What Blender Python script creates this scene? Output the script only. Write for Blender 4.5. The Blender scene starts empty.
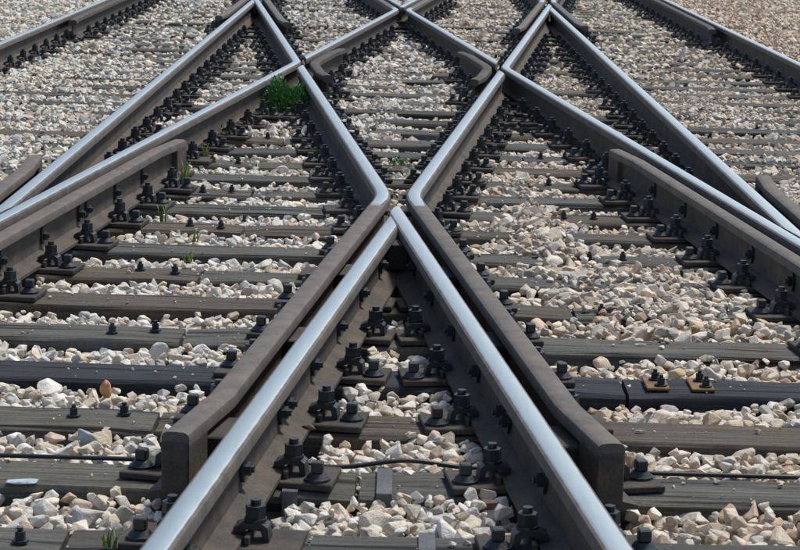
import bpy, bmesh, math, random
import numpy as np
from mathutils import Vector, Matrix

rnd = random.Random(7)
rng = np.random.default_rng(7)
scn = bpy.context.scene
COL = scn.collection
PI = math.pi

# ------------------------------------------------------------------ camera
RAIL_TOP = 0.192                     # rail head above the timber tops (timber tops are z = 0)
CAM = np.array([-0.0100, -15.183, 1.359 + RAIL_TOP])
YAW, PITCH, ROLL, FPX = 0.00296, 0.19043, 0.0276, 2077.0
_F = np.array([math.sin(YAW)*math.cos(PITCH), math.cos(YAW)*math.cos(PITCH), -math.sin(PITCH)])
_R = np.array([math.cos(YAW), -math.sin(YAW), 0.0])
_U = np.cross(_R, _F)
_R2 = _R*math.cos(ROLL) + _U*math.sin(ROLL)
_U2 = -_R*math.sin(ROLL) + _U*math.cos(ROLL)
cam = bpy.data.cameras.new('camera')
cam_o = bpy.data.objects.new('camera', cam)
COL.objects.link(cam_o)
M = Matrix.Identity(4)
for i in range(3):
    M[i][0], M[i][1], M[i][2], M[i][3] = _R2[i], _U2[i], -_F[i], CAM[i]
cam_o.matrix_world = M
cam.sensor_width = 36.0
cam.lens = FPX/800.0*36.0
cam.clip_start, cam.clip_end = 0.1, 2000
cam.dof.use_dof = True
cam.dof.focus_distance = 8.0
cam.dof.aperture_fstop = 20.0
scn.camera = cam_o

def px(P):                           # world -> photograph pixels (800 x 550), used only to rank sizes
    d = np.asarray(P) - CAM
    z = d @ _F
    return np.stack([400 + FPX*(d @ _R2)/z, 275 - FPX*(d @ _U2)/z, FPX/z], -1)
def at(u, v, z=0.0):                 # where a sight line meets the level z
    d = _F + _R2*(u-400)/FPX + _U2*(275-v)/FPX
    t = (z-CAM[2])/d[2]
    return CAM + t*d

# ------------------------------------------------------------------ sky, sun, exposure
SUN_EL, SUN_AZ = math.radians(60), math.radians(46)      # azimuth from +Y towards +X
world = bpy.data.worlds.new('World'); scn.world = world
world.use_nodes = True
wn = world.node_tree.nodes; wl = world.node_tree.links
sky = wn.new('ShaderNodeTexSky'); sky.sky_type = 'NISHITA'; sky.sun_disc = False
sky.sun_elevation = SUN_EL; sky.sun_rotation = SUN_AZ
sky.air_density = 1.0; sky.dust_density = 1.2; sky.ozone_density = 1.0
wl.new(sky.outputs[0], wn['Background'].inputs[0])
wn['Background'].inputs[1].default_value = 0.09
sun = bpy.data.lights.new('sun', 'SUN'); sun.energy = 2.3; sun.angle = math.radians(9)
sun.color = (1.0, 0.955, 0.88)
sun_o = bpy.data.objects.new('sun', sun); COL.objects.link(sun_o)
sd = Vector((math.sin(SUN_AZ)*math.cos(SUN_EL), math.cos(SUN_AZ)*math.cos(SUN_EL), math.sin(SUN_EL)))
sun_o.rotation_euler = sd.to_track_quat('Z', 'Y').to_euler()
sun_o.location = (0, 0, 20)
scn.view_settings.view_transform = 'Standard'
scn.view_settings.look = 'None'
scn.view_settings.exposure = 0.8
scn.view_settings.gamma = 1.0
scn.cycles.use_denoising = True

# ------------------------------------------------------------------ materials
def newmat(name):
    m = bpy.data.materials.new(name); m.use_nodes = True
    nt = m.node_tree
    return m, nt, nt.nodes['Principled BSDF']
def N(nt, t, **kw):
    n = nt.nodes.new(t)
    for k, v in kw.items():
        if k.startswith('i_'): n.inputs[k[2:].replace('_', ' ')].default_value = v
        else: setattr(n, k, v)
    return n
def ramp(nt, src, stops):
    r = nt.nodes.new('ShaderNodeValToRGB')
    while len(r.color_ramp.elements) < len(stops): r.color_ramp.elements.new(0.5)
    for e, (p, c) in zip(r.color_ramp.elements, stops):
        e.position = p; e.color = (*c, 1) if len(c) == 3 else c
    nt.links.new(src, r.inputs[0]); return r
def mix(nt, fac, a, b, mode='MIX'):
    m = nt.nodes.new('ShaderNodeMix'); m.data_type = 'RGBA'; m.blend_type = mode
    for s, v in ((0, fac), (6, a), (7, b)):
        if hasattr(v, 'links'): nt.links.new(v, m.inputs[s])
        else: m.inputs[s].default_value = (*v, 1) if isinstance(v, tuple) else v
    return m.outputs[2]
def mth(nt, op, a, b=0.0, clamp=False):
    m = nt.nodes.new('ShaderNodeMath'); m.operation = op; m.use_clamp = clamp
    for s, v in ((0, a), (1, b)):
        if hasattr(v, 'links'): nt.links.new(v, m.inputs[s])
        else: m.inputs[s].default_value = v
    return m.outputs[0]
def noise(nt, vec, scale, detail=4, rough=0.6):
    n = N(nt, 'ShaderNodeTexNoise'); n.inputs['Scale'].default_value = scale
    n.inputs['Detail'].default_value = detail; n.inputs['Roughness'].default_value = rough
    nt.links.new(vec, n.inputs['Vector']); return n.outputs[0]
def bump(nt, h, bs, strength=0.5, dist=0.01):
    b = N(nt, 'ShaderNodeBump'); b.inputs['Strength'].default_value = strength
    b.inputs['Distance'].default_value = dist
    nt.links.new(h, b.inputs['Height']); nt.links.new(b.outputs[0], bs.inputs['Normal'])
def gpos(nt): return nt.nodes.new('ShaderNodeNewGeometry').outputs['Position']
def scaled(nt, vec, s):
    m = N(nt, 'ShaderNodeMapping'); m.inputs['Scale'].default_value = s
    nt.links.new(vec, m.inputs['Vector']); return m.outputs[0]

def mat_stone():
    m, nt, b = newmat('limestone')
    a = N(nt, 'ShaderNodeAttribute', attribute_name='Col')
    p = gpos(nt)
    n1 = noise(nt, p, 38, 5, 0.65); n2 = noise(nt, p, 240, 3, 0.6)
    c = mix(nt, 1.0, a.outputs['Color'], ramp(nt, n1, [(0.25, (0.62, 0.60, 0.58)), (0.5, (1, 1, 1)), (0.75, (1.12, 1.08, 1.0))]).outputs[0], 'MULTIPLY')
    rust = ramp(nt, noise(nt, p, 17, 3), [(0.56, (0, 0, 0)), (0.72, (1, 1, 1))]).outputs[0]
    c = mix(nt, mth(nt, 'MULTIPLY', rust, 0.30), c, (0.46, 0.34, 0.23))
    c = mix(nt, 1.0, c, ramp(nt, n2, [(0.3, (0.78, 0.78, 0.78)), (0.6, (1, 1, 1))]).outputs[0], 'MULTIPLY')
    nt.links.new(c, b.inputs['Base Color']); b.inputs['Roughness'].default_value = 0.88
    b.inputs['Specular IOR Level'].default_value = 0.25
    bump(nt, mth(nt, 'ADD', n1, mth(nt, 'MULTIPLY', n2, 0.35)), b, 0.55, 0.012)
    return m
def mat_rust(name, dark, mid, warm, rough=0.8, spec=0.3):
    m, nt, b = newmat(name)
    p = gpos(nt)
    n1 = noise(nt, p, 9, 6, 0.65); n2 = noise(nt, p, 120, 3)
    n3 = noise(nt, scaled(nt, p, (6, 6, 22)), 1.0, 4)
    c = ramp(nt, n1, [(0.3, dark), (0.52, mid), (0.75, warm)]).outputs[0]
    c = mix(nt, 1.0, c, ramp(nt, n2, [(0.3, (0.7, 0.7, 0.7)), (0.65, (1.1, 1.1, 1.1))]).outputs[0], 'MULTIPLY')
    c = mix(nt, 1.0, c, ramp(nt, n3, [(0.3, (0.78, 0.80, 0.82)), (0.65, (1.08, 1.05, 1.0))]).outputs[0], 'MULTIPLY')
    nt.links.new(c, b.inputs['Base Color'])
    b.inputs['Roughness'].default_value = rough; b.inputs['Specular IOR Level'].default_value = spec
    bump(nt, n2, b, 0.35, 0.004)
    return m
def mat_head():
    m, nt, b = newmat('rail_head_steel')
    a = N(nt, 'ShaderNodeAttribute', attribute_name='polish')
    p = gpos(nt)
    n1 = noise(nt, p, 14, 5, 0.65); n2 = noise(nt, p, 130, 3); n3 = noise(nt, scaled(nt, p, (60, 2.5, 60)), 1.0, 5)
    mask = mth(nt, 'ADD', a.outputs['Fac'], mth(nt, 'MULTIPLY', mth(nt, 'SUBTRACT', n1, 0.5), 0.35))
    mask = ramp(nt, mask, [(0.38, (0, 0, 0)), (0.60, (1, 1, 1))]).outputs[0]
    rust = ramp(nt, n1, [(0.3, (0.062, 0.055, 0.048)), (0.52, (0.100, 0.084, 0.070)), (0.75, (0.15, 0.110, 0.078))]).outputs[0]
    rust = mix(nt, 1.0, rust, ramp(nt, n2, [(0.3, (0.75, 0.75, 0.75)), (0.65, (1.1, 1.1, 1.1))]).outputs[0], 'MULTIPLY')
    st = ramp(nt, n3, [(0.3, (0.34, 0.388, 0.40)), (0.7, (0.37, 0.42, 0.43))]).outputs[0]
    nt.links.new(mix(nt, mask, rust, st), b.inputs['Base Color'])
    nt.links.new(mth(nt, 'MULTIPLY', mask, 0.9), b.inputs['Metallic'])
    rr = mth(nt, 'ADD', 0.46, mth(nt, 'MULTIPLY', n1, 0.08))
    r2 = N(nt, 'ShaderNodeMix'); r2.data_type = 'FLOAT'
    nt.links.new(mask, r2.inputs[0]); r2.inputs[2].default_value = 0.78; nt.links.new(rr, r2.inputs[3])
    nt.links.new(r2.outputs[0], b.inputs['Roughness'])
    bump(nt, n2, b, 0.10, 0.002)
    return m
def mat_timber():
    m, nt, b = newmat('weathered_timber')
    tone = N(nt, 'ShaderNodeAttribute', attribute_name='tone')     # 0 tarred, 1 weathered
    p = gpos(nt)
    off = N(nt, 'ShaderNodeObjectInfo')
    add = N(nt, 'ShaderNodeVectorMath'); add.operation = 'ADD'
    sc = N(nt, 'ShaderNodeVectorMath'); sc.operation = 'SCALE'; sc.inputs[0].default_value = (3, 11, 7)
    nt.links.new(off.outputs['Random'], sc.inputs['Scale'])
    nt.links.new(p, add.inputs[0]); nt.links.new(sc.outputs[0], add.inputs[1])
    v = add.outputs[0]
    g1 = noise(nt, scaled(nt, v, (2.2, 70, 70)), 1.0, 6, 0.7)
    g2 = noise(nt, scaled(nt, v, (0.8, 22, 22)), 1.0, 3, 0.6)
    bl = noise(nt, v, 5, 4)
    sp = noise(nt, v, 90, 3)
    wood = ramp(nt, g1, [(0.28, (0.028, 0.028, 0.024)), (0.45, (0.078, 0.077, 0.067)), (0.62, (0.14, 0.138, 0.120)), (0.8, (0.22, 0.215, 0.19))]).outputs[0]
    wood = mix(nt, ramp(nt, bl, [(0.42, (0, 0, 0)), (0.7, (1, 1, 1))]).outputs[0], wood, mix(nt, 1.0, wood, (0.90, 0.78, 0.62), 'MULTIPLY'))
    brn = mth(nt, 'GREATER_THAN', off.outputs['Random'], 0.58)
    wood = mix(nt, mth(nt, 'MULTIPLY', brn, 0.75), wood, mix(nt, 1.0, wood, (1.02, 0.82, 0.66), 'MULTIPLY'))
    tar = ramp(nt, g1, [(0.3, (0.010, 0.013, 0.016)), (0.55, (0.028, 0.034, 0.040)), (0.8, (0.065, 0.07, 0.075))]).outputs[0]
    tf = mth(nt, 'ADD', tone.outputs['Fac'], mth(nt, 'MULTIPLY', mth(nt, 'SUBTRACT', bl, 0.5), 0.5), True)
    c = mix(nt, tf, tar, wood)
    crack = ramp(nt, g2, [(0.36, (0.16, 0.16, 0.16)), (0.42, (1, 1, 1))]).outputs[0]
    c = mix(nt, 1.0, c, crack, 'MULTIPLY')
    c = mix(nt, 1.0, c, ramp(nt, sp, [(0.35, (0.8, 0.8, 0.8)), (0.7, (1.15, 1.15, 1.15))]).outputs[0], 'MULTIPLY')
    nt.links.new(c, b.inputs['Base Color'])
    b.inputs['Roughness'].default_value = 0.85; b.inputs['Specular IOR Level'].default_value = 0.3
    bump(nt, mth(nt, 'ADD', g1, mth(nt, 'MULTIPLY', crack, 0.9)), b, 0.8, 0.012)
    return m
def mat_ground():
    m, nt, b = newmat('ballast_bed')
    p = gpos(nt)
    vo = N(nt, 'ShaderNodeTexVoronoi'); vo.inputs['Scale'].default_value = 20
    nt.links.new(p, vo.inputs['Vector'])
    r = ramp(nt, vo.outputs['Color'], [(0.0, (0.22, 0.20, 0.17)), (0.5, (0.38, 0.35, 0.30)), (1.0, (0.5, 0.48, 0.44))]).outputs[0]
    nt.links.new(mix(nt, 1.0, r, ramp(nt, noise(nt, p, 6), [(0.3, (0.65, 0.63, 0.6)), (0.7, (1, 1, 1))]).outputs[0], 'MULTIPLY'), b.inputs['Base Color'])
    b.inputs['Roughness'].default_value = 0.9
    bump(nt, vo.outputs['Distance'], b, 1.0, 0.04)
    return m
def mat_leaf(name, a_, b_):
    m, nt, b = newmat(name)
    at_ = N(nt, 'ShaderNodeAttribute', attribute_name='shade')
    nt.links.new(ramp(nt, at_.outputs['Fac'], [(0, a_), (1, b_)]).outputs[0], b.inputs['Base Color'])
    b.inputs['Roughness'].default_value = 0.55
    b.inputs['Transmission Weight'].default_value = 0.0
    b.inputs['Subsurface Weight'].default_value = 0.0
    return m
def mat_plain(name, c, rough, spec=0.4):
    m, nt, b = newmat(name)
    p = gpos(nt)
    nt.links.new(mix(nt, 1.0, c, ramp(nt, noise(nt, p, 70, 4), [(0.3, (0.6, 0.6, 0.6)), (0.7, (1.25, 1.25, 1.25))]).outputs[0], 'MULTIPLY'), b.inputs['Base Color'])
    b.inputs['Roughness'].default_value = rough; b.inputs['Specular IOR Level'].default_value = spec
    return m
STONE = mat_stone()
RUST = mat_rust('rail_rust', (0.050, 0.044, 0.037), (0.082, 0.068, 0.055), (0.135, 0.094, 0.064))
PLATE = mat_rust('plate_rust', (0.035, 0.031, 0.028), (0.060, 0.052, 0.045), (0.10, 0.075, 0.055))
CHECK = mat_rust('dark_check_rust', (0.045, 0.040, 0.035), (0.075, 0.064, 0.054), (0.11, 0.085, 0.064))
FIX = mat_rust('oiled_steel', (0.009, 0.014, 0.017), (0.019, 0.027, 0.032), (0.042, 0.044, 0.043), 0.5, 0.5)
ORANGE = mat_rust('orange_rust', (0.10, 0.06, 0.03), (0.20, 0.12, 0.055), (0.30, 0.17, 0.07))
HEAD = mat_head(); TIMBER = mat_timber(); GROUND = mat_ground()
LEAF = mat_leaf('weed_green', (0.035, 0.115, 0.025), (0.13, 0.33, 0.075))
GRASS = mat_leaf('grass_green', (0.07, 0.16, 0.03), (0.26, 0.33, 0.09))
STEM = mat_plain('stem', (0.10, 0.09, 0.04), 0.7)
CABLE = mat_plain('cable_rubber', (0.014, 0.015, 0.016), 0.45, 0.5)
GREYSTEEL = mat_rust('grey_band', (0.06, 0.065, 0.068), (0.10, 0.105, 0.11), (0.14, 0.14, 0.13), 0.6)

# ------------------------------------------------------------------ helpers
def tag(o, label=None, cat=None, group=None, kind=None):
    if label: o['label'] = label
    if cat: o['category'] = cat
    if group: o['group'] = group
    if kind: o['kind'] = kind
    return o
def mesh_obj(name, me, mat=None, parent=None):
    o = bpy.data.objects.new(name, me); COL.objects.link(o)
    if mat is not None and not me.materials: me.materials.append(mat)
    if parent is not None: o.parent = parent
    return o
def bm_mesh(name, bm, mat, sharp=None):
    me = bpy.data.meshes.new(name); bm.to_mesh(me); bm.free()
    me.materials.append(mat)
    if sharp:
        for p in me.polygons: p.use_smooth = True
        me.set_sharp_from_angle(angle=math.radians(sharp))
    return me
def empty(name, loc=(0, 0, 0)):
    o = bpy.data.objects.new(name, None); COL.objects.link(o); o.location = loc
    o.empty_display_size = 0.1
    return o
def add_box(bm, x0, x1, y0, y1, z0, z1, bev=0.0):
    r = bmesh.ops.create_cube(bm, size=1.0)
    bmesh.ops.scale(bm, vec=(x1-x0, y1-y0, z1-z0), verts=r['verts'])
    bmesh.ops.translate(bm, vec=((x0+x1)/2, (y0+y1)/2, (z0+z1)/2), verts=r['verts'])
    if bev:
        es = list({e for v in r['verts'] for e in v.link_edges})
        bmesh.ops.bevel(bm, geom=es, offset=bev, segments=1, affect='EDGES')
def add_cyl(bm, x, y, z0, z1, r, n=6, r2=None, rot=0.0):
    g = bmesh.ops.create_cone(bm, cap_ends=True, segments=n, radius1=r, radius2=r if r2 is None else r2, depth=z1-z0)
    bmesh.ops.rotate(bm, cent=(0, 0, 0), matrix=Matrix.Rotation(rot, 3, 'Z'), verts=g['verts'])
    bmesh.ops.translate(bm, vec=(x, y, (z0+z1)/2), verts=g['verts'])
    return g['verts']
def add_prism_y(bm, pts, y0, y1):    # polygon in (x, z) swept along y
    a = [bm.verts.new((x, y0, z)) for x, z in pts]; b = [bm.verts.new((x, y1, z)) for x, z in pts]
    n = len(pts)
    fs = [bm.faces.new(a), bm.faces.new(b[::-1])]
    for i in range(n): fs.append(bm.faces.new((a[(i+1) % n], a[i], b[i], b[(i+1) % n])))
    bmesh.ops.recalc_face_normals(bm, faces=fs)
ONES = 'zero first second third fourth fifth sixth seventh eighth ninth tenth eleventh twelfth thirteenth fourteenth fifteenth sixteenth seventeenth eighteenth nineteenth'.split()
def ordinal(n):
    if n < 20: return ONES[n]
    t = {2: 'twent', 3: 'thirt', 4: 'fort', 5: 'fift'}[n//10]
    return t + 'ieth' if n % 10 == 0 else t + 'y-' + ONES[n % 10]

# ------------------------------------------------------------------ layout of the crossing (a scissors crossing, 1 in 9)
G = 1.435; HALF = math.radians(6.352); D = 4.685; HW = 0.036; FW = 0.046
LH = G/2/math.sin(HALF); KW = G/2/math.cos(HALF)
dA = np.array([math.sin(HALF), math.cos(HALF)]); dB = np.array([-math.sin(HALF), math.cos(HALF)]); dY = np.array([0., 1.])
Npt = np.array([0, -LH]); Fpt = np.array([0, LH])
LINES = {'L1': (Npt, dA, -1), 'L2': (Npt, dB, 1), 'L3': (Fpt, dA, 1), 'L4': (Fpt, dB, -1),   # last: gauge side (+1 right)
         'L5': (np.array([-(D-G)/2, 0]), dY, -1), 'R5': (np.array([(D-G)/2, 0]), dY, 1),
         'L6': (np.array([-(D+G)/2, 0]), dY, 1), 'R6': (np.array([(D+G)/2, 0]), dY, -1)}
def nrm(d): return np.array([d[1], -d[0]])                 # to the right
def line_off(k, s):                                        # line shifted s to the right of its gauge line
    P, d, g = LINES[k]; return P + nrm(d)*s, d
def cen(k): return line_off(k, -LINES[k][2]*HW)            # rail centre
def guard(k): return line_off(k, LINES[k][2]*(FW+HW))      # check/wing rail on the gauge side
def inter(l, m):
    (p, d), (q, e) = l, m
    t = np.linalg.solve(np.stack([d, -e], 1), q-p)[0]
    return p + d*t
def at_y(l, y): p, d = l; return p + d*((y-p[1])/d[1])
FL = inter(LINES['L3'][:2], LINES['L5'][:2]); AL = inter(LINES['L2'][:2], LINES['L5'][:2])
YN, YF = -15.0, 20.0

def bend(a, k, b, r=0.16, n=4):                            # soften the knuckle k between a and b
    u = (a-k)/np.linalg.norm(a-k); v = (b-k)/np.linalg.norm(b-k)
    p0, p2 = k+u*r, k+v*r
    return [(1-t)**2*p0 + 2*t*(1-t)*k + t*t*p2 for t in np.linspace(0, 1, n+1)]
# rail profile (u, z) from the rail foot; z 0.172 is the top
HEADP = [(-.0095, .120), (-.033, .131), (-.036, .136), (-.0355, .157), (-.0325, .1650), (-.0265, .1692), (-.0185, .1713), (0, .172),
         (.0185, .1713), (.0265, .1692), (.0325, .1650), (.0355, .157), (.036, .136), (.033, .131), (.0095, .120)]
HEADW = [0, 0, 0, 0, 0, .40, 1, 1, 1, .40, 0, 0, 0, 0, 0]
WEBP = [(-.013, .031), (-.0095, .05), (-.0083, .08), (-.0095, .122), (.0095, .122), (.0083, .08), (.0095, .05), (.013, .031)]
def footp(l, r): return [(-l, 0), (-l, .0115), (-min(l*.55, .04), .0205), (-.013, .034), (.013, .034), (min(r*.55, .04), .0205), (r, .0115), (r, 0)]

def sweep(path, prof, pol=None, profw=None):
    """closed profile swept along stations; prof may be a function of the station index"""
    bm = bmesh.new(); lay = bm.verts.layers.float.new('polish')
    P = [np.asarray(p) for p in path]; rings = []
    for i, p in enumerate(P):
        t0 = P[i]-P[i-1] if i else P[1]-P[0]; t1 = P[i+1]-P[i] if i+1 < len(P) else P[-1]-P[-2]
        t0 = t0/np.linalg.norm(t0); t1 = t1/np.linalg.norm(t1); t = t0+t1; t /= np.linalg.norm(t)
        k = 1/max(.5, float(t @ t1)); n = nrm(t)*k
        ring = []
        for j, (u, z) in enumerate(prof(i) if callable(prof) else prof):
            v = bm.verts.new((p[0]+n[0]*u, p[1]+n[1]*u, z+.02))
            if pol is not None: v[lay] = pol[i]*profw[j]
            ring.append(v)
        rings.append(ring)
    m = len(rings[0]); fs = []
    for a, b in zip(rings, rings[1:]):
        for j in range(m): fs.append(bm.faces.new((a[j], a[(j+1) % m], b[(j+1) % m], b[j])))
    fs.append(bm.faces.new(rings[0])); fs.append(bm.faces.new(rings[-1][::-1]))
    bmesh.ops.recalc_face_normals(bm, faces=fs)
    return bm
def cut(bm, planes):
    for co, no in planes:            # clears the side the normal points to
        g = bm.verts[:] + bm.edges[:] + bm.faces[:]
        bmesh.ops.bisect_plane(bm, geom=g, plane_co=(co[0], co[1], 0), plane_no=(no[0], no[1], 0), clear_outer=True, dist=1e-6)
        be = [e for e in bm.edges if e.is_boundary]
        if be:
            bmesh.ops.holes_fill(bm, edges=be, sides=0)
    bmesh.ops.recalc_face_normals(bm, faces=bm.faces[:])
def dense(path, pol, step=1.2):
    q, w = [path[0]], [pol[0]]
    for a, b, c, d in zip(path, path[1:], pol, pol[1:]):
        n = max(1, int(np.linalg.norm(np.asarray(b)-a)/step))
        for i in range(1, n+1):
            t = i/n; q.append(np.asarray(a)*(1-t)+np.asarray(b)*t); w.append(c*(1-t)+d*t)
    return q, w
RAILS = []                           # (root, path) for the fastenings and the ballast
def rail(name, path, pol, label, cat, fl=.075, fr=.075, head_cut=(), low_cut=(), group=None, mats=None):
    base = np.asarray(path[len(path)//2])
    root = empty(name, (base[0], base[1], .02)); tag(root, label, cat, group)
    path, pol = dense(path, pol)
    inv = Matrix.Translation((-base[0], -base[1], -.02))
    mh, mr = mats or (HEAD, RUST)
    for part, prof, mat in (('rail_head', HEADP, mh), ('rail_web', WEBP, mr), ('rail_foot', footp(fl, fr), mr)):
        bm = sweep(path, prof, pol if part == 'rail_head' else None, HEADW)
        cut(bm, head_cut if part == 'rail_head' else low_cut)
        bm.transform(inv)
        mesh_obj(part, bm_mesh(part, bm, mat, 32), None, root)
    RAILS.append((root, [np.asarray(p) for p in path]))
    return root
def mx(p, sx, sy): return np.array([p[0]*sx, p[1]*sy])
def mpath(path, sx, sy): return [mx(p, sx, sy) for p in path]
def mplanes(pl, sx, sy): return [(mx(c, sx, sy), mx(n, sx, sy)) for c, n in pl]

# --- acute crossings on the centre line: near one (sy = 1) and far one (sy = -1)
n1, n2 = nrm(dA), nrm(dB)
def vee(sy, yend, labels):
    # point rail (along L2), splice rail (along L1)
    nose = (np.array([0, -LH-.16]), np.array([0, 1.]))
    pR = [at_y(cen('L2'), -yend), at_y(cen('L2'), -LH+.5)]
    pL = [at_y(cen('L1'), -yend), at_y(cen('L1'), -LH+.5)]
    hc = [(Npt, -n1), nose]; lc = [(np.array([0.0004, 0]), np.array([-1., 0])), nose]
    hl = [(Npt - n2*.0725, n2), nose]; ll = [(np.array([-.0004, 0]), np.array([1., 0])), nose]
    f1, f2 = (.075, .034)
    out = []
    for p, h, l, fl, fr, lab, nm in ((pR, hc, lc, f1, f2, labels[0], 'point_rail'), (pL, hl, ll, f2, f1, labels[1], 'splice_rail')):
        if sy < 0: fl, fr = fr, fl
        pp = mpath(p, 1, sy)
        if sy < 0: pp = pp[::-1]; fl, fr = fr, fl
        if sy < 0: fl, fr = fr, fl
        out.append(rail(nm, pp, [1]*2, lab, 'rail', fl, fr, mplanes(h, 1, sy), mplanes(l, 1, sy)))
    return out
V_R, V_L = vee(1, 15.0, ['shiny point rail forming the right arm of the big foreground vee',
                         'shiny splice rail forming the left arm of the big foreground vee'])
vee(-1, 20.0, ['rail running away up right from the far crossing tip at the top edge',
               'rail running away up left from the far crossing tip at the top edge'])
# --- closure rails of the diamond, each running on into a wing rail
def closure(sx, sy, label, end=10.25):
    c, g = cen('L1'), guard('L2')
    k = inter(c, g)
    tipP = (np.array([KW, 0]) , None)
    start = at_y(c, 0.6)
    e0 = at_y(g, -end+.40); e1 = at_y(g, -end) + n2*.035
    path = [start] + bend(start, k, e0) + [k + (e0-k)/np.linalg.norm(e0-k)*.42, e0, e1]
    pol = [1] + [1]*5 + [.1, 0, 0]
    # planed tip at the obtuse crossing: flangeway along L4
    pl = [(np.array([KW, 0]) + nrm(dB)*(-FW), nrm(dB))]
    fl, fr = .036, .075
    if sx*sy < 0: fl, fr = fr, fl
    pp = mpath(path, sx, sy)
    if sy*1 < 0: fl, fr = fr, fl
    # profile left/right follow the travel direction (path runs towards the vee)
    fl, fr = fr, fl
    if sy < 0: fl, fr = fr, fl
    r = rail('wing_rail', pp, pol, label, 'rail', fl, fr, mplanes(pl, sx, sy), mplanes(pl, sx, sy))
    return r, pp
W_R, pW_R = closure(1, 1, 'diamond rail bending at the vee tip into the brown wing rail, right side')
W_L, pW_L = closure(-1, 1, 'diamond rail bending at the vee tip into the brown wing rail, left side')
closure(1, -1, 'far right rail of the diamond, from the right knuckle to the top crossing')
closure(-1, -1, 'far left rail of the diamond, from the left knuckle to the top crossing')
# --- obtuse crossings: bent outer rail and bent check rail inside
def obtuse(sx, label_o, label_c):
    l3, l2 = cen('L3'), cen('L2')
    k = inter(l3, l2)
    a, b = at_y(l3, FL[1]-.5), at_y(l2, AL[1]+.5)
    path = [a] + bend(a, k, b, .12) + [b]
    hc = [(LINES['L5'][0], np.array([-1., 0])), (np.array([0, FL[1]+.16]), np.array([0, -1.])), (np.array([0, AL[1]-.16]), np.array([0, 1.]))]
    pl = mplanes(hc, sx, 1)
    fl, fr = (.075, .036) if sx > 0 else (.036, .075)
    r = rail('knuckle_rail', mpath(path, sx, 1), [1]*len(path), label_o, 'rail', fl, fr, pl, pl)
    g2, g3 = guard('L2'), guard('L3'); k = inter(g2, g3)
    a, b = at_y(g2, -.75), at_y(g3, .95)
    a2, b2 = at_y(g2, -1.0) + n2*.03, at_y(g3, 1.25) + n1*.03
    path = [a2, a] + bend(a, k, b, .2) + [b, b2]
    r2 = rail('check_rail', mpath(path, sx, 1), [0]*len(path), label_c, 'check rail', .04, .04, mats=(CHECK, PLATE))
    return r, r2
K_L, KC_L = obtuse(1, 'long rail bent at the left knuckle beside the green weed clump', 'dark bent check rail inside the diamond at its left corner')
K_R, KC_R = obtuse(-1, 'long rail bent at the right knuckle of the diamond', 'dark bent check rail inside the diamond at its right corner')
# --- inner rails of the two straight tracks
def inner(sx, label):
    c = cen('L5'); path = [at_y(c, FL[1]-.5), at_y(c, AL[1]+.5)]
    P3, d3 = LINES['L3'][:2]; P2, d2 = LINES['L2'][:2]
    pl = [(P3 - n1*.0725, n1), (P2 - n2*.0725, n2)]
    pl = mplanes(pl, sx, 1)
    fl, fr = (.036, .075) if sx > 0 else (.075, .036)
    return rail('straight_rail', mpath(path, sx, 1), [.95, .95], label, 'rail', fl, fr, pl, pl)
I_L = inner(1, 'straight inner rail of the left track, joining the bent rail at the left edge')
I_R = inner(-1, 'straight inner rail of the right track, joining the bent rail at the right edge')
# --- outer rails and their check rails
for sx, side in ((1, 'left'), (-1, 'right')):
    c = cen('L6')
    rail('straight_rail', mpath([at_y(c, YN), at_y(c, YF)], sx, 1), [.9, .9], 'outer rail of the %s track, crossing the upper %s corner' % (side, side), 'rail')
    g = guard('L6'); y0 = 3.5 if sx > 0 else 4.6
    path = [at_y(g, y0) + np.array([.03, 0]), at_y(g, y0+.4), at_y(g, 12.0), at_y(g, 12.4) + np.array([.03, 0])]
    fl, fr = (.034, .075) if sx > 0 else (.075, .034)
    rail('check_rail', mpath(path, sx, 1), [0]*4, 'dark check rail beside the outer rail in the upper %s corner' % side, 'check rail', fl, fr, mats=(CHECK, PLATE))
# --- side crossings: wing rails
def side_wings(sx, sy, e_in, e_out, lab_in, lab_out):
    # FL crossing: rail along L5 bends to run beside L3; rail along L3 bends to run beside L5
    c, g = cen('L5'), guard('L3'); k = inter(c, g)
    a = at_y(c, FL[1]-4.5); e0, e1 = at_y(g, e_in-.4), at_y(g, e_in) + n1*.03
    p1 = [a] + bend(a, k, e0) + [k+(e0-k)/np.linalg.norm(e0-k)*.42, e0, e1]
    c, g = cen('L3'), guard('L5'); k2 = inter(c, g)
    a2 = at_y(c, FL[1]-4.5); e0, e1 = at_y(g, e_out-.4), at_y(g, e_out) - np.array([.03, 0])
    p2 = [a2] + bend(a2, k2, e0) + [k2+(e0-k2)/np.linalg.norm(e0-k2)*.42, e0, e1]
    pol = [1]*6 + [.1, 0, 0]
    out = []
    for p, fl, fr, lab in ((p1, .036, .075, lab_in), (p2, .075, .036, lab_out)):
        if sx*sy < 0: fl, fr = fr, fl
        pp = mpath(p, sx, sy)
        out.append((rail('wing_rail', pp, pol, lab, 'rail', fl, fr), pp))
    return out
SW_L = side_wings(1, 1, -4.62, -5.36, 'brown wing rail under the shiny rail on the left, ending beside bolts', 'short end of a brown wing rail at the left edge, on the ballast')
SW_R = side_wings(-1, 1, -4.54, -5.37, 'brown wing rail under the shiny rail on the right, ending beside bolts', 'short end of a brown wing rail at the right edge, on the ballast')
side_wings(1, -1, -4.0, -4.6, 'wing rail right of the rail tip at the top edge, upper left', 'wing rail left of the rail tip at the top edge, upper left')
side_wings(-1, -1, -4.0, -4.6, 'wing rail left of the rail tip at the top edge, upper right', 'wing rail right of the rail tip at the top edge, upper right')

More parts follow.
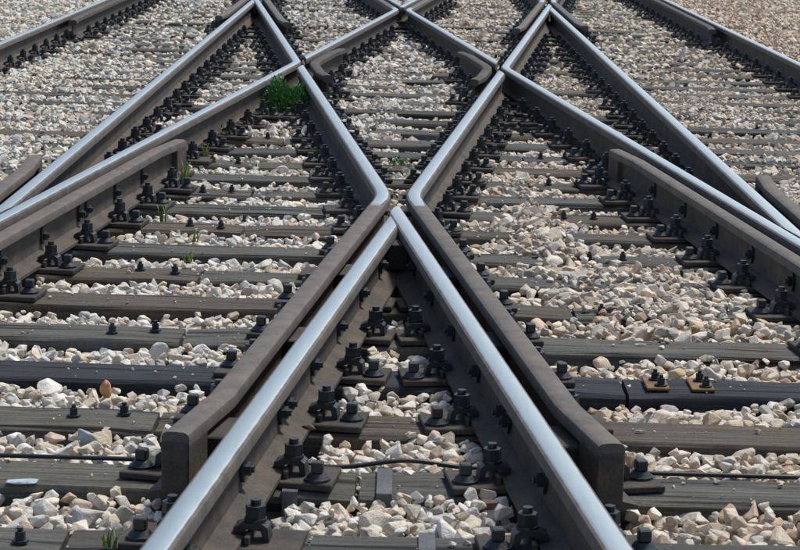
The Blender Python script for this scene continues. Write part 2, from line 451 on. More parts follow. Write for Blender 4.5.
# --- bolts through the webs, spacer blocks, solid wing ends
def web_bolt_mesh():
    bm = bmesh.new()
    add_cyl(bm, 0, 0, 0, .010, .036, 12)
    for v in bm.verts: v.co.y *= 1.0; v.co.x *= .62
    add_cyl(bm, 0, 0, .010, .026, .018, 6)
    add_cyl(bm, 0, 0, .026, .034, .010, 8)
    return bm_mesh('web_bolt', bm, FIX, 30)
WB = web_bolt_mesh()
def path_at(path, y):
    for a, b in zip(path, path[1:]):
        lo, hi = min(a[1], b[1]), max(a[1], b[1])
        if lo <= y <= hi and hi > lo:
            t = (y-a[1])/(b[1]-a[1]); d = (b-a) if b[1] > a[1] else (a-b)
            return a+(b-a)*t, d/np.linalg.norm(d)
    return None
def rail_path(root):
    for r, p in RAILS:
        if r is root: return p
def web_bolts(root, ys, side, z=.085):
    p = rail_path(root)
    for y in ys:
        q = path_at(p, y)
        if q is None: continue
        c, d = q; n = nrm(d)*side
        o = mesh_obj('web_bolt', WB, None, root)
        X = Vector((0, 0, 1)); Z = Vector((n[0], n[1], 0)); Y = Z.cross(X)
        mw = Matrix((( Y.x, X.x, Z.x, c[0]+n[0]*.009), (Y.y, X.y, Z.y, c[1]+n[1]*.009), (Y.z, X.z, Z.z, .02+z), (0, 0, 0, 1)))
        o.matrix_local = Matrix.Translation(root.location).inverted() @ mw
VB = [-10.9, -10.25, -9.70, -9.60, -9.13, -8.58, -8.02, -7.48]
web_bolts(V_L, VB, 1); web_bolts(V_R, [y-.03 for y in VB], -1)
web_bolts(SW_L[0][0], [-7.6, -7.05, -6.5, -6.38, -5.88, -5.36], 1); web_bolts(SW_R[0][0], [-7.6, -7.05, -6.5, -5.95, -5.36], -1)
web_bolts(W_L, [-7.6, -8.15, -8.7, -9.2, -9.75], -1); web_bolts(W_R, [-7.6, -8.15, -8.7, -9.2, -9.75], 1)
def block(root, name, corners, z0, z1, mat):
    bm = bmesh.new()
    a = [bm.verts.new((x, y, z0)) for x, y in corners]; b = [bm.verts.new((x, y, z1)) for x, y in corners]
    fs = [bm.faces.new(a), bm.faces.new(b)]
    for i in range(4): fs.append(bm.faces.new((a[i], a[(i+1) % 4], b[(i+1) % 4], b[i])))
    bmesh.ops.recalc_face_normals(bm, faces=fs)
    bmesh.ops.bevel(bm, geom=bm.edges[:], offset=.004, segments=1, affect='EDGES')
    bm.transform(Matrix.Translation(root.location).inverted())
    return mesh_obj(name, bm_mesh(name, bm, mat), None, root)
def between(root, other, y0, y1, z0, z1, name='spacer_block', mat=PLATE, inset=.012):
    pa, pb = rail_path(root), rail_path(other)
    c = []
    for y in (y0, y1):
        a, b = path_at(pa, y)[0], path_at(pb, y)[0]
        if a[0] > b[0]: a, b = b, a
        c.append((a[0]+inset, b[0]-inset, y))
    return block(root, name, [(c[0][0], c[0][2]), (c[0][1], c[0][2]), (c[1][1], c[1][2]), (c[1][0], c[1][2])], z0, z1, mat)
for y in (-7.75, -8.85, -9.98):
    between(W_R, V_R, y-.10, y+.10, .06, .135); between(W_L, V_L, y-.10, y+.10, .06, .135)
between(V_R, V_L, -7.30, -7.02, .05, .150)
for (r, p), o in ((SW_L[0], K_L), (SW_R[0], K_R), (SW_L[1], I_L), (SW_R[1], I_R)):
    for y in (-7.2, -6.1): between(r, o, y-.10, y+.10, .06, .135)
def wing_end(root, path, length=.16):
    e, d = path[-1], path[-1]-path[-2]; d = d/np.linalg.norm(d); n = nrm(d)
    s = e - d*length; e = e + d*.004; w = .0358
    block(root, 'end_block', [s-n*w, s+n*w, e+n*w, e-n*w], .03, .1655, RUST)
wing_end(W_R, pW_R); wing_end(W_L, pW_L)
for (r, p) in SW_L + SW_R: wing_end(r, p)

# ------------------------------------------------------------------ timbers with their rail chairs
ROWS = [-11.62, -11.07, -10.53, -9.98, -9.41, -8.85, -8.29, -7.75, -7.22, -6.68, -6.13, -5.60, -5.10, -4.60, -4.07, -3.53, -3.0]
while ROWS[-1] < 16.5: ROWS.append(ROWS[-1] + .54)
TW, TH = .228, .17
def joint_of(i, y):
    if abs(y+9.98) < .01: return -.09
    if i % 2 == 0: return -.72 + .05*math.sin(i*2.1)
    return .68 + .05*math.sin(i*1.7)
def timber_mesh(x0, x1, y, tone):
    nx = max(4, int((x1-x0)/.16)); bm = bmesh.new(); lay = bm.verts.layers.float.new('tone')
    prof = [(-TW/2, -TH), (-TW/2, -.05), (-TW/2, -.012), (-TW/2+.010, -.001), (-TW/6, 0), (TW/6, 0), (TW/2-.010, -.001), (TW/2, -.012), (TW/2, -TH)]
    rings = []; ph = rnd.random()*9
    for i in range(nx+1):
        x = x0+(x1-x0)*i/nx; w = .004*math.sin(x*2.3+ph)
        ring = []
        for j, (dy, z) in enumerate(prof):
            e = .0045 if 1 < j < 7 else .003
            inx = .006 if i in (0, nx) and 1 < j < 7 else 0
            v = bm.verts.new((x, dy + w + rnd.uniform(-e, e)*.8, z - (abs(rnd.gauss(0, .0025)) if 1 < j < 7 else 0) - inx))
            v[lay] = tone; ring.append(v)
        rings.append(ring)
    m = len(prof); fs = []
    for a, b in zip(rings, rings[1:]):
        for j in range(m): fs.append(bm.faces.new((a[j], a[(j+1) % m], b[(j+1) % m], b[j])))
    fs.append(bm.faces.new(rings[0])); fs.append(bm.faces.new(rings[-1][::-1]))
    bmesh.ops.recalc_face_normals(bm, faces=fs)
    return bm_mesh('timber_sleeper', bm, TIMBER, 38)

# chair pieces, local x across the rail, origin on the timber under the rail
def m_clip():
    bm = bmesh.new()
    add_prism_y(bm, [(.050, .041), (.050, .054), (.080, .064), (.116, .064), (.130, .054), (.134, .0205), (.120, .0205), (.114, .046), (.085, .050), (.06, .0405)], -.026, .026)
    return bm_mesh('clip', bm, FIX)
def m_nut(join=None):
    bm = join or bmesh.new()
    add_cyl(bm, .098, 0, .062, .069, .027, 12)
    add_cyl(bm, .098, 0, .069, .099, .0245, 6, rot=.4)
    add_cyl(bm, .098, 0, .099, .113, .0125, 8)
    return bm if join else bm_mesh('nut', bm, FIX, 30)
def m_screw(join=None):
    bm = join or bmesh.new()
    add_cyl(bm, .172, -.02, .020, .027, .034, 12)
    add_cyl(bm, .172, -.02, .027, .040, .030, 12, .020)
    add_box(bm, .157, .187, -.035, -.005, .040, .070, .003)
    return bm if join else bm_mesh('coach_screw', bm, FIX, 30)
CLIP, NUT, SCREW = m_clip(), m_nut(), m_screw()
def mirrored(me):
    m2 = me.copy(); bm = bmesh.new(); bm.from_mesh(m2)
    for v in bm.verts: v.co.x *= -1
    bmesh.ops.reverse_faces(bm, faces=bm.faces[:]); bm.to_mesh(m2); bm.free(); return m2
CLIP_M, NUT_M, SCREW_M = mirrored(CLIP), mirrored(NUT), mirrored(SCREW)
cache = {}
def plate_mesh(l, r, full, fix):
    key = (round(l, 2), round(r, 2), full, fix)
    if key in cache: return cache[key]
    bm = bmesh.new()
    add_box(bm, -key[0], key[1], -.085, .085, .0012, .0195, .003)
    for s, w in ((-1, key[0]), (1, key[1])):
        if w > .13: add_box(bm, min(s*.079, s*.092), max(s*.079, s*.092), -.06, .06, .017, .042, .003)
    if full:
        me = bm_mesh('rail_chair', bm, PLATE)
    else:
        me = bm_mesh('rail_chair', bm, PLATE)
        b2 = bmesh.new(); b2.from_mesh(me)
        n0 = len(b2.faces)
        for s, k in ((-1, fix[0]), (1, fix[1])):
            if k:
                for src in ([CLIP, NUT] if k == 1 else [CLIP, NUT, SCREW]):
                    t = bmesh.new(); t.from_mesh(src)
                    if s < 0:
                        for v in t.verts: v.co.x *= -1
                        bmesh.ops.reverse_faces(t, faces=t.faces[:])
                    tm = bpy.data.meshes.new('tmp'); t.to_mesh(tm); t.free(); b2.from_mesh(tm); bpy.data.meshes.remove(tm)
        b2.faces.ensure_lookup_table()
        for i in range(n0, len(b2.faces)): b2.faces[i].material_index = 1
        b2.to_mesh(me); b2.free(); me.materials.append(FIX)
    cache[key] = me
    return me
def centres(y):
    c = []
    for root, p in RAILS:
        ys = [q[1] for q in p]
        if min(ys)+.02 < y < max(ys)-.02:
            q, d = path_at(p, y); c.append((q[0], d, root))
    c.sort(key=lambda t: t[0]); 
    out = []
    for t in c:                       # merged vee rails share one chair
        if out and t[0]-out[-1][0] < .055: continue
        out.append(t)
    return out
OLD = None
def m_stub():
    bm = bmesh.new()
    add_cyl(bm, 0, 0, .0005, .006, .020, 8); add_cyl(bm, 0, 0, .006, .026, .0125, 6); add_cyl(bm, 0, 0, .026, .036, .007, 6)
    return bm_mesh('joint_bolt', bm, FIX, 30)
STUB = m_stub()
def m_band():
    bm = bmesh.new()
    add_box(bm, -.02, .02, -TW/2-.007, TW/2+.004, .0005, .004); add_box(bm, -.02, .02, -TW/2-.0095, -TW/2-.0065, -.12, .003)
    return bm_mesh('steel_band', bm, GREYSTEEL)
BAND = m_band()
def m_rplate():
    bm = bmesh.new(); add_box(bm, -.036, .036, -.075, .075, .0008, .010, .002)
    return bm_mesh('rusty_plate', bm, ORANGE)
RPL = m_rplate()
PLATES = []                          # (x, y, half width) footprints for the ballast
for i, y in enumerate(ROWS):
    j = joint_of(i, y)
    tarred = abs(y+8.85) < .01
    tone = .0 if tarred else rnd.choice([.55, .8, 1.0, 1.0, .9])
    vis = i-1                        # row 2 is the first one in the picture
    pieces = []
    for k, (x0, x1) in enumerate(((-3.66 - rnd.random()*.08, j-.006), (j+.006, 3.66 + rnd.random()*.08))):
        t = tone if tarred else min(1, max(.35, tone + rnd.uniform(-.2, .2)))
        o = mesh_obj('timber_sleeper', timber_mesh(x0, x1, y, t)); o.location = (0, y, 0)
        look = 'tarred black' if tarred else ('dark weathered' if t < .7 else 'grey weathered')
        side = ('left', 'right')[k]
        if vis < 1: lab = '%s timber sleeper piece, %s of its joint, %s row below the lower edge' % (look, side, ('nearest', 'second')[-vis] if vis > -1 else 'second')
        else: lab = '%s timber sleeper piece, %s of its joint, in the %s row from the bottom' % (look, side, ordinal(vis))
        tag(o, lab, 'sleeper', 'timber sleepers under the crossing'); pieces.append(o)
    # bolts at the joint
    if y < 3:
        s = -1 if j < -.3 else 1
        for dx in (.10, .24):
            if abs(j) < .3: break
            o = pieces[0 if s < 0 else 1]
            b = mesh_obj('joint_bolt', STUB, None, o); b.location = (j+s*dx, rnd.uniform(-.03, .05), 0); b.rotation_euler.z = rnd.random()
            if tarred:
                b.location.y = .03; b.location.z = .0095
                p_ = mesh_obj('rusty_plate', RPL, None, o); p_.location = (j+s*dx, 0, 0); p_['label'] = 'small orange rusty plate'
                b2 = mesh_obj('joint_bolt', STUB, None, o); b2.location = (j+s*dx+.01, -.045, .0095)
    if y in (-9.98, -10.53):
        b = mesh_obj('steel_band', BAND, None, pieces[1]); b.location = ((-.02 if y == -9.98 else .085), 0, 0)
        if y == -9.98:
            b = mesh_obj('steel_band', BAND, None, pieces[0]); b.location = (-.26, 0, 0)
    # chairs
    cs = centres(y)
    full = -11.3 < y < -3.2
    for n, (x, d, root) in enumerate(cs):
        hl = (x-cs[n-1][0])/2 if n else 9.; hr = (cs[n+1][0]-x)/2 if n+1 < len(cs) else 9.
        fix = tuple(2 if h > .21 else (1 if h > .135 else 0) for h in (hl, hr))
        l, r = (.215 if f == 2 else min(h-.002, .16) for h, f in ((hl, fix[0]), (hr, fix[1])))
        par = pieces[0] if x < j else pieces[1]
        c = mesh_obj('rail_chair', plate_mesh(l, r, full, fix), None, par)
        ang = -math.atan2(d[0], d[1])
        c.location = (x, 0, 0); c.rotation_euler.z = ang + rnd.uniform(-.025, .025)
        PLATES.append((x, y, l, r))
        if full:
            for f, (cl, nu, scw) in ((fix[0], (CLIP_M, NUT_M, SCREW_M)), (fix[1], (CLIP, NUT, SCREW))):
                if f:
                    mesh_obj('clip', cl, None, c); q = mesh_obj('nut', nu, None, c)
                    q.location = (0, rnd.uniform(-.012, .012), rnd.uniform(-.001, .004))
                if f == 2 and rnd.random() > .07:
                    q = mesh_obj('coach_screw', scw, None, c); q.location = (rnd.uniform(-.006, .006), rnd.uniform(-.03, .03), 0)

# ------------------------------------------------------------------ ground
bm = bmesh.new()
bmesh.ops.create_grid(bm, x_segments=40, y_segments=40, size=300)
for v in bm.verts: v.co.z = -.13
me = bm_mesh('ground', bm, GROUND)
g = mesh_obj('ground', me); g.location = (0, 100, 0); tag(g, kind='structure')

# ------------------------------------------------------------------ ballast: stones dropped onto a height map
CELL = .012
X0, X1, Y0, Y1 = -7.6, 7.6, -12.0, 15.5
NXg, NYg = int((X1-X0)/CELL)+1, int((Y1-Y0)/CELL)+1
hm = np.full((NYg, NXg), -.11, np.float32)
free = np.ones((NYg, NXg), bool)
xs = X0 + CELL*np.arange(NXg); ysg = Y0 + CELL*np.arange(NYg)
for y in ROWS:
    a, b = np.searchsorted(ysg, y-TW/2), np.searchsorted(ysg, y+TW/2)
    c, d = np.searchsorted(xs, -3.7), np.searchsorted(xs, 3.7)
    hm[a:b, c:d] = 0
for x, y, l, r in PLATES:
    a, b = np.searchsorted(ysg, y-.10), np.searchsorted(ysg, y+.10)
    c, d = np.searchsorted(xs, x-l-.0), np.searchsorted(xs, x+r+.0)
    free[a:b, c:d] = False; hm[a:b, c:d] = .03
for root, p in RAILS:                # keep clear of the rail bodies
    for ix in range(0, NYg):
        y = ysg[ix]
        q = path_at(p, y)
        if q is None: continue
        c, d = np.searchsorted(xs, q[0][0]-.075), np.searchsorted(xs, q[0][0]+.075)
        hm[ix, c:d] = np.maximum(hm[ix, c:d], .03); free[ix, c:d] = False
def smooth_noise(nx, ny, seed):
    r = np.random.default_rng(seed); return r.random((ny, nx))
def val(ng, x, y, s):
    fx, fy = (x-X0)/s, (y-Y0)/s
    i, j = int(fx) % (ng.shape[1]-1), int(fy) % (ng.shape[0]-1); u, v = fx-int(fx), fy-int(fy)
    u, v = u*u*(3-2*u), v*v*(3-2*v)
    return (ng[j, i]*(1-u)+ng[j, i+1]*u)*(1-v) + (ng[j+1, i]*(1-u)+ng[j+1, i+1]*u)*v
nz1, nz2 = smooth_noise(40, 60, 3), smooth_noise(80, 120, 4)
XL5 = (D-G)/2
crib = {}
def target(x, y):
    n = (val(nz1, x, y, .8)-.5)*.05 + (val(nz2, x, y, .25)-.5)*.04
    ax = abs(x); ci = int((y+12)/.545); 
    if (ci, x > 0) not in crib: crib[(ci, x > 0)] = random.Random(ci*7+(x > 0)).uniform(-.015, .015)
    n += crib[(ci, x > 0)]
    if ax > 3.15: return .035 + n*.6 - max(0, ax-4.2)*.05
    if ax > XL5: return -.021 + n*.8
    t = math.tan(HALF)
    xv = (-LH - y)*t                  # half width of the near vee
    if xv > 0 and ax < xv: return -.030 + n*.7 + (.006 if y < -9.2 else 0)
    dw = KW*(1-abs(y)/LH)             # diamond half width
    if dw > 0 and ax < dw: return (-.040 if y < 0 else -.022) + n
    if y > 0: return -.02 + n
    x3 = KW + (-y)*t                  # the bent rail (L3 / L4)
    if ax > x3: return -.026 + n
    if x < 0:
        return -.046 + n*.6 + (.008 if y > -5.2 else 0) + (.010 if y < -9.1 else 0)
    heap = math.exp(-((x-1.0)/.42)**2 - ((y+7.55)/.75)**2)*.058 + math.exp(-((x-.62)/.2)**2 - ((y+6.1)/1.2)**2)*.042
    return -.050 + n*.6 + heap + (.006 if y > -5.2 else 0) + (.012 if y < -9.1 else 0)
def protos(n, npts, bev, seed):
    out = []; r = random.Random(seed)
    for _ in range(n):
        bm = bmesh.new(); sx, sy, sz = 1.0, r.uniform(.68, .95), r.uniform(.5, .8)
        for _k in range(npts):
            v = Vector((r.gauss(0, 1), r.gauss(0, 1), r.gauss(0, 1))).normalized()
            m_ = max(abs(v.x), abs(v.y), abs(v.z)); v = v*(.6+.4/m_*.8)*r.uniform(.82, 1.0)
            bm.verts.new((v.x*sx, v.y*sy, v.z*sz))
        h = bmesh.ops.convex_hull(bm, input=bm.verts[:])
        bmesh.ops.delete(bm, geom=list({e for e in h['geom_interior'] if isinstance(e, bmesh.types.BMVert)}), context='VERTS')
        if bev:
            bmesh.ops.dissolve_limit(bm, angle_limit=math.radians(9), verts=bm.verts[:], edges=bm.edges[:])
            bmesh.ops.bevel(bm, geom=bm.edges[:], offset=.075, segments=1, affect='EDGES', clamp_overlap=True)
        bmesh.ops.triangulate(bm, faces=bm.faces[:])
        bmesh.ops.recalc_face_normals(bm, faces=bm.faces[:])
        bm.verts.index_update()
        V = np.array([v.co[:] for v in bm.verts], np.float32); Fc = np.array([[v.index for v in f.verts] for f in bm.faces], np.int32)
        bm.free(); out.append((V, Fc))
    return out
PR = [protos(36, 13, True, 1), protos(24, 13, False, 2), protos(16, 10, False, 3)]
CREAM = [((.68, .62, .52), 5), ((.70, .68, .63), 7), ((.58, .57, .54), 3), ((.60, .50, .41), 2), ((.52, .41, .31), 1), ((.40, .40, .39), 1.5), ((.65, .57, .45), 2)]
cw = np.array([w for _, w in CREAM]); cw = cw/cw.sum(); cc = np.array([c for c, _ in CREAM])
def stone_colour(x, y):
    c = cc[rng.choice(len(cc), p=cw)]*rng.uniform(.82, 1.12)
    c = c*np.array([1.04, 1.02, .985])
    if x > .3: c = c*np.array([1.0, .955, .90])*.97
    if x > 3.2: c = c*np.array([1.0, .95, .90])
    if x < -1.6: c = c*np.array([1.0, 1.01, 1.0])*1.04
    return np.clip(c, .05, .78)
SX, SY, SZ, SR, SLOD = [], [], [], [], []
def drop(x, y, r, limit):
    ci, ri = int((x-X0)/CELL), int((y-Y0)/CELL); k = max(1, int(r*.85/CELL))
    if ci-k < 0 or ri-k < 0 or ci+k >= NXg or ri+k >= NYg: return
    if not free[ri, ci]: return
    w = hm[ri-k:ri+k+1, ci-k:ci+k+1]
    fw = free[ri-k:ri+k+1, ci-k:ci+k+1]
    if fw.mean() < .8: return
    core = w[max(0, k-1):k+2, max(0, k-1):k+2]
    base = .5*float(core.max()) + .5*float(w.mean())
    z = base + r*.42
    if z + r*.35 > limit: return
    gy, gx = np.mgrid[-k:k+1, -k:k+1]*CELL
    dome = z + .62*np.sqrt(np.maximum(0, r*r - gx*gx - gy*gy)) - .0
    m_ = (gx*gx+gy*gy) < (r*.92)**2
    w[m_] = np.maximum(w[m_], dome[m_])
    SX.append(x); SY.append(y); SZ.append(z); SR.append(r)
rr = random.Random(5)
def halfw(y): return .205*(y+15.2) + .75
for ps in range(4):
    y = Y0+.1
    while y < Y1-.1:
        far = y > 1.5
        step = .038 if not far else .056
        if far and ps > 2: y += step; continue
        hwid = min(7.4, halfw(y)); x = -hwid
        while x < hwid:
            X, Y = x+rr.uniform(-.5, .5)*step*1.3, y+rr.uniform(-.5, .5)*step*1.3
            x += step*(1 if ps < 3 else 1.6)
            r = (min(.046, max(.013, rr.lognormvariate(math.log(.0232), .36))) if not far else rr.uniform(.024, .042))
            if ps == 3: r *= .8
            T = target(X, Y)
            drop(X, Y, r, T + .022 + rr.uniform(-.008, .014))
        y += step
for y in ROWS:                        # chips and grit left lying on the timbers and plates
    if y > -2: break
    for _ in range(70):
        X, Y = rr.uniform(-1.5, 1.5), y + rr.uniform(-.1, .1); r = min(.013, .0035*rr.lognormvariate(0, .5))
        c_, r_ = int((X-X0)/CELL), int((Y-Y0)/CELL)
        if not free[r_, c_] or hm[r_, c_] > .001: continue
        SX.append(X); SY.append(Y); SZ.append(r*.45); SR.append(r)
SX, SY, SZ, SR = map(np.array, (SX, SY, SZ, SR))
NS = len(SX)
print('stones', NS)
SC = np.array([stone_colour(x, y) for x, y in zip(SX, SY)], np.float32)
SLOD = np.where(SY < -6.0, 0, np.where(SY < 0.5, 1, 2))
def rand_rot(n):                      # mostly lying flat: free heading, limited tilt
    h = rng.uniform(0, 2*PI, n); a = rng.normal(0, .35, n); b = rng.normal(0, .35, n)
    ch, sh, ca, sa, cb, sb = np.cos(h), np.sin(h), np.cos(a), np.sin(a), np.cos(b), np.sin(b)
    Z = np.zeros(n); O = np.ones(n)
    Rz = np.stack([ch, -sh, Z, sh, ch, Z, Z, Z, O], -1).reshape(n, 3, 3)
    Rx = np.stack([O, Z, Z, Z, ca, -sa, Z, sa, ca], -1).reshape(n, 3, 3)
    Ry = np.stack([cb, Z, sb, Z, O, Z, -sb, Z, cb], -1).reshape(n, 3, 3)
    return Rz @ Rx @ Ry
SROT = rand_rot(NS)
SPID = rng.integers(0, 10**6, NS)
SSC = SR*1.22
# the 290 that show largest become things of their own
q = px(np.stack([SX, SY, SZ], -1))
ri = ((SY-Y0)/CELL).astype(int); ci = ((SX-X0)/CELL).astype(int)
top = hm[ri, ci] <= SZ + SR*.62 + .004
inside = (q[:, 0] > 4) & (q[:, 0] < 796) & (q[:, 1] > 4) & (q[:, 1] < 546)
size = np.where(top & inside, q[:, 2]*SR, 0)
ind = np.argsort(-size)[:290]
single = np.zeros(NS, bool); single[ind] = True
def set_mesh(me, V, Fc, C):
    me.vertices.add(len(V)); me.vertices.foreach_set('co', V.astype(np.float32).ravel())
    me.loops.add(len(Fc)*3); me.loops.foreach_set('vertex_index', Fc.astype(np.int32).ravel())
    me.polygons.add(len(Fc)); me.polygons.foreach_set('loop_start', np.arange(0, len(Fc)*3, 3, dtype=np.int32))
    me.polygons.foreach_set('loop_total', np.full(len(Fc), 3, np.int32))
    ca = me.color_attributes.new('Col', 'FLOAT_COLOR', 'POINT')
    ca.data.foreach_set('color', np.concatenate([C, np.ones((len(C), 1))], 1).astype(np.float32).ravel())
    me.polygons.foreach_set('use_smooth', np.zeros(len(Fc), bool))
    me.materials.append(STONE); me.update(calc_edges=True)
Vs, Fs, Cs = [], [], []; off = 0
for lod in range(3):
    for k, (V, Fc) in enumerate(PR[lod]):
        s = np.where((SLOD == lod) & (SPID % len(PR[lod]) == k) & ~single)[0]
        if not len(s): continue
        W = np.einsum('nij,vj->nvi', SROT[s], V)*SSC[s][:, None, None] + np.stack([SX[s], SY[s], SZ[s]], -1)[:, None, :]
        n, v = len(s), len(V)
        Vs.append(W.reshape(-1, 3)); Cs.append(np.repeat(SC[s], v, 0))
        Fs.append((Fc[None] + (np.arange(n)*v)[:, None, None] + off).reshape(-1, 3)); off += n*v
me = bpy.data.meshes.new('ballast'); set_mesh(me, np.concatenate(Vs), np.concatenate(Fs), np.concatenate(Cs))
o = mesh_obj('ballast', me); tag(o, 'pale limestone ballast heaped between the timber sleepers', 'ballast', kind='stuff')
def hue(c):
    l = c.mean(); w = c[0]/c[2]
    if l < .42: return 'grey'
    if w > 1.5: return 'tan'
    if w > 1.22: return 'cream'
    return 'whitish'
def one_stone(x, y, z, r, rot, col, pid, lab, group):
    V, Fc = PR[0][pid % len(PR[0])]
    W = (rot @ V.T).T*r
    me = bpy.data.meshes.new('ballast_stone'); set_mesh(me, W, Fc, np.repeat(np.asarray(col, np.float32)[None], len(V), 0))
    o = mesh_obj('ballast_stone', me); o.location = (x, y, z)
    return tag(o, lab, 'stone', group)
def zone(x, y):
    row = sum(1 for t in ROWS if t < y) - 2
    xv = (-LH-y)*math.tan(HALF)
    w = 'inside the foreground vee' if abs(x) < xv else ('left of the vee' if x < 0 else 'right of the vee')
    b = 'beyond the %s sleeper row from the bottom' % ordinal(row) if row >= 1 else 'before the bottom sleeper row'
    return w, b
for i in ind:
    w, b = zone(SX[i], SY[i]); h = ('big ' if SR[i] > .036 else '') + hue(SC[i])
    one_stone(SX[i], SY[i], SZ[i], SSC[i], SROT[i], SC[i], SPID[i], '%s stone %s, %s' % (h, w, b), '%s stones %s, %s' % (h, w, b))
# stones that stand out
def ground_z(x, y): return float(hm[int((y-Y0)/CELL), int((x-X0)/CELL)])
SPECIAL = [((105, 389), .042, (.60, .33, .17), (.75, .9, 1.25), 'orange stone standing up on the ballast before the black sleeper', None),
           ((22, 484), .055, (.42, .50, .58), (1, .7, .30), 'flat pale blue stone lying on a grey sleeper at lower left', 0.0),
           ((85, 440), .046, (.38, .40, .42), (1, .8, .8), 'big bluish grey stone left of the vee, second gap from the bottom', None),
           ((136, 439), .036, (.60, .53, .42), (1, .8, .8), 'round cream stone on the ballast beside the left wing rail end', None),
           ((487, 512), .034, (.16, .11, .095), (1.1, .8, .7), 'dark maroon stone among pale ones inside the vee', None),
           ((308, 443), .026, (.15, .10, .075), (1.1, .8, .7), 'small dark brown stone inside the vee at the left rail', None),
           ((676, 371), .048, (.55, .44, .27), (1, .8, .75), 'big tan stone above the two rusty plates', None),
           ((305, 470), .040, (.66, .57, .40), (1, .8, .7), 'yellowish stone', None),
           ((640, 345), .020, (.66, .63, .58), (1.4, .5, .35), 'white chip lying on a grey sleeper right of the vee', 0.0),
           ((640, 432), .016, (.60, .56, .5), (1.4, .5, .35), 'small pale chip lying on the sleeper behind the right wing rail end', 0.0),
           ((345, 498), .044, (.64, .55, .40), (1, .85, .75), 'large yellowish stone in the lowest gap inside the vee', None)]
for n, ((u, v), r, c, s, lab, zz) in enumerate(SPECIAL):
    if lab == 'yellowish stone': continue
    P = at(u, v, -.01 if zz is None else zz)
    z = (ground_z(P[0], P[1]) if zz is None else zz)
    rot = rand_rot(1)[0] if zz is None else np.eye(3)
    S = np.diag(s)
    V, Fc = PR[0][(n*5+2) % len(PR[0])]
    W = (S @ (rot @ V.T)).T*r
    me = bpy.data.meshes.new('ballast_stone'); set_mesh(me, W, Fc, np.repeat(np.asarray(c, np.float32)[None], len(V), 0))
    o = mesh_obj('ballast_stone', me); o.location = (P[0], P[1], z - W[:, 2].min()*(.7 if zz is None else .97))
    tag(o, lab, 'stone')

# ------------------------------------------------------------------ cable along the second visible row
def tube(name, pts, r, mat, n=8):
    cu = bpy.data.curves.new(name, 'CURVE'); cu.dimensions = '3D'; cu.bevel_depth = r; cu.bevel_resolution = 2; cu.resolution_u = 6
    sp = cu.splines.new('NURBS'); sp.points.add(len(pts)-1); sp.use_endpoint_u = True; sp.order_u = 3
    for p, c in zip(sp.points, pts): p.co = (*c, 1)
    tmp = bpy.data.objects.new('tmp', cu); COL.objects.link(tmp)
    dg = bpy.context.evaluated_depsgraph_get()
    me = bpy.data.meshes.new_from_object(tmp.evaluated_get(dg)); bpy.data.objects.remove(tmp); bpy.data.curves.remove(cu)
    me.materials.clear(); me.materials.append(mat); me.name = name
    for p in me.polygons: p.use_smooth = True
    return mesh_obj(name, me)
pts = []
x = -1.6
while x < 1.7:
    inner_v = abs(x) < .30
    pts.append((x, -9.98+TW/2+.010+(.012*math.sin(x*9) if inner_v else .003*math.sin(x*5)), (.012+.010*math.sin(x*17+1)) if inner_v else .006)); x += .06
tag(tube('cable', pts, .0065, CABLE), 'thin black cable running along the second sleeper from the bottom', 'cable')

# ------------------------------------------------------------------ weeds
def leaves_mesh(name, n, rx, ry, rz, size, mat, seed):
    r = np.random.default_rng(seed); V, Fc, Sh = [], [], []
    for i in range(n):
        d = r.normal(size=3); d /= np.linalg.norm(d); d[2] = abs(d[2])
        lump = 1 + .22*math.sin(d[0]*7+seed) + .18*math.sin(d[1]*9+d[2]*6)
        rad = (.45 + .55*r.random()**.5)*lump
        p = np.array([d[0]*rx, d[1]*ry, d[2]*rz])*rad
        a = r.normal(size=3); a /= np.linalg.norm(a); out = d*.7 + a*.6 + np.array([0, 0, .35]); out /= np.linalg.norm(out)
        b = np.cross(out, r.normal(size=3)); b /= np.linalg.norm(b); nn = np.cross(out, b)
        s = size*r.uniform(.6, 1.3); k = len(V)
        V += [p, p+out*s*.5+b*s*.26+nn*s*.05, p+out*s*1.05, p+out*s*.5-b*s*.26+nn*s*.05]; Fc += [(k, k+1, k+2), (k, k+2, k+3)]
        Sh += [float(np.clip(r.normal(.5, .25), 0, 1))]*4
    me = bpy.data.meshes.new(name); me.from_pydata([tuple(v) for v in V], [], Fc)
    at_ = me.attributes.new('shade', 'FLOAT', 'POINT'); at_.data.foreach_set('value', Sh)
    me.materials.append(mat); return me
def stems_mesh(name, n, rx, rz, seed):
    bm = bmesh.new(); r = random.Random(seed)
    for _ in range(n):
        a = r.random()*2*PI; top_ = Vector((math.cos(a)*rx*.7, math.sin(a)*rx*.6, rz*r.uniform(.5, .85)))
        vs = add_cyl(bm, 0, 0, 0, 1, .004, 5, .0015)
        for v in vs:
            t = v.co.z; v.co = Vector((v.co.x, v.co.y, 0)) + Vector((top_.x*t*t, top_.y*t*t, top_.z*t))
    return bm_mesh(name, bm, STEM)
def weed(uv, rx, rz, n, size, lab, seed, z=-.02):
    P = at(*uv, z); o = empty('weed_plant', (P[0], P[1], z)); tag(o, lab, 'plant')
    mesh_obj('foliage', leaves_mesh('foliage', n, rx, rx*.8, rz, size, LEAF, seed), None, o)
    mesh_obj('stem', stems_mesh('stem', 9, rx, rz, seed), None, o)
weed((283, 113), .165, .19, 3200, .026, 'dense bright green weed clump under the left knuckle of the diamond', 3)
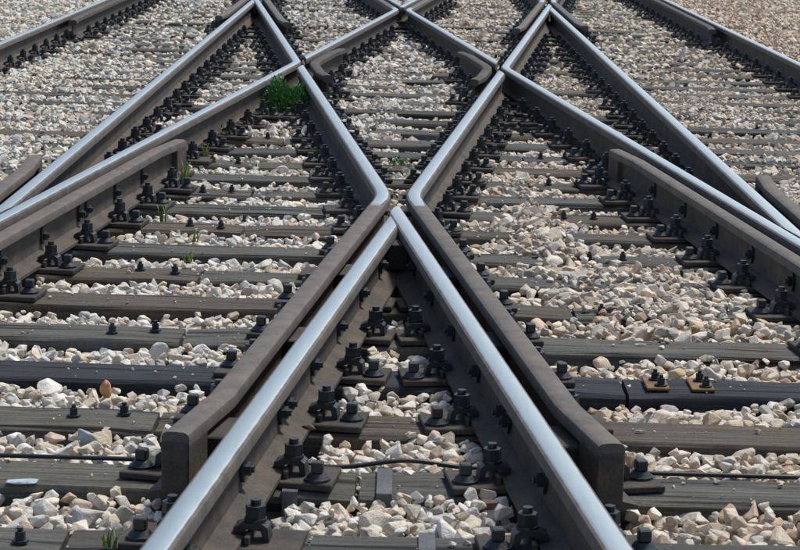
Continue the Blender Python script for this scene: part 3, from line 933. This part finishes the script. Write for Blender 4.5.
weed((215, 140), .07, .07, 260, .018, 'small dark green weed beside the chairs of the left bent rail', 5)
weed((398, 168), .07, .05, 160, .018, 'small green weed on the ballast in the near corner of the diamond', 8)
weed((76, 250), .05, .045, 130, .016, 'low green weed under the wing rail at left', 9)
weed((318, 158), .05, .045, 90, .016, 'tiny green weed beside the near left diamond rail', 12)
def tuft(uv, h, n, lab, seed, spread=.03, z=-.02):
    r = random.Random(seed); V, Fc, Sh = [], [], []
    for _ in range(n):
        a = r.random()*2*PI; b = Vector((r.uniform(-spread, spread), r.uniform(-spread, spread), 0))*.5
        lean = Vector((math.cos(a), math.sin(a), 0))*r.uniform(.1, .55)*h; hh = h*r.uniform(.5, 1.1); w = Vector((-math.sin(a+.6), math.cos(a+.6), 0))*.0042
        k = len(V); sh = r.random()
        for t in (0, .4, .75):
            c = b + lean*t*t + Vector((0, 0, hh*t)); V += [c-w*(1-t*.6), c+w*(1-t*.6)]
        V.append(b+lean+Vector((0, 0, hh*.95))); Sh += [sh]*7
        Fc += [(k, k+1, k+3, k+2), (k+2, k+3, k+5, k+4), (k+4, k+5, k+6)]
    me = bpy.data.meshes.new('grass_tuft'); me.from_pydata([tuple(v) for v in V], [], Fc)
    at_ = me.attributes.new('shade', 'FLOAT', 'POINT'); at_.data.foreach_set('value', Sh); me.materials.append(GRASS)
    P = at(*uv, z); o = mesh_obj('grass_tuft', me); o.location = (P[0], P[1], z); tag(o, lab, 'grass')
tuft((184, 186), .13, 34, 'yellow green grass tuft growing by the left wing rail end', 1)
tuft((163, 224), .10, 16, 'thin grass tuft beside the stones left of the vee, nearest the wing bolts', 2)
tuft((130, 208), .09, 10, 'sparse dry grass blades under the left wing rail', 3)
tuft((196, 244), .07, 12, 'small grass tuft between two sleepers left of the vee', 4)
tuft((188, 262), .05, 8, 'tiny grass sprig on a sleeper edge left of the vee', 5)
tuft((110, 548), .05, 14, 'short green grass sprout on the bottom left sleeper', 6, z=0.0)
tuft((205, 158), .09, 16, 'short grass between the bolts of the left bent rail', 7)
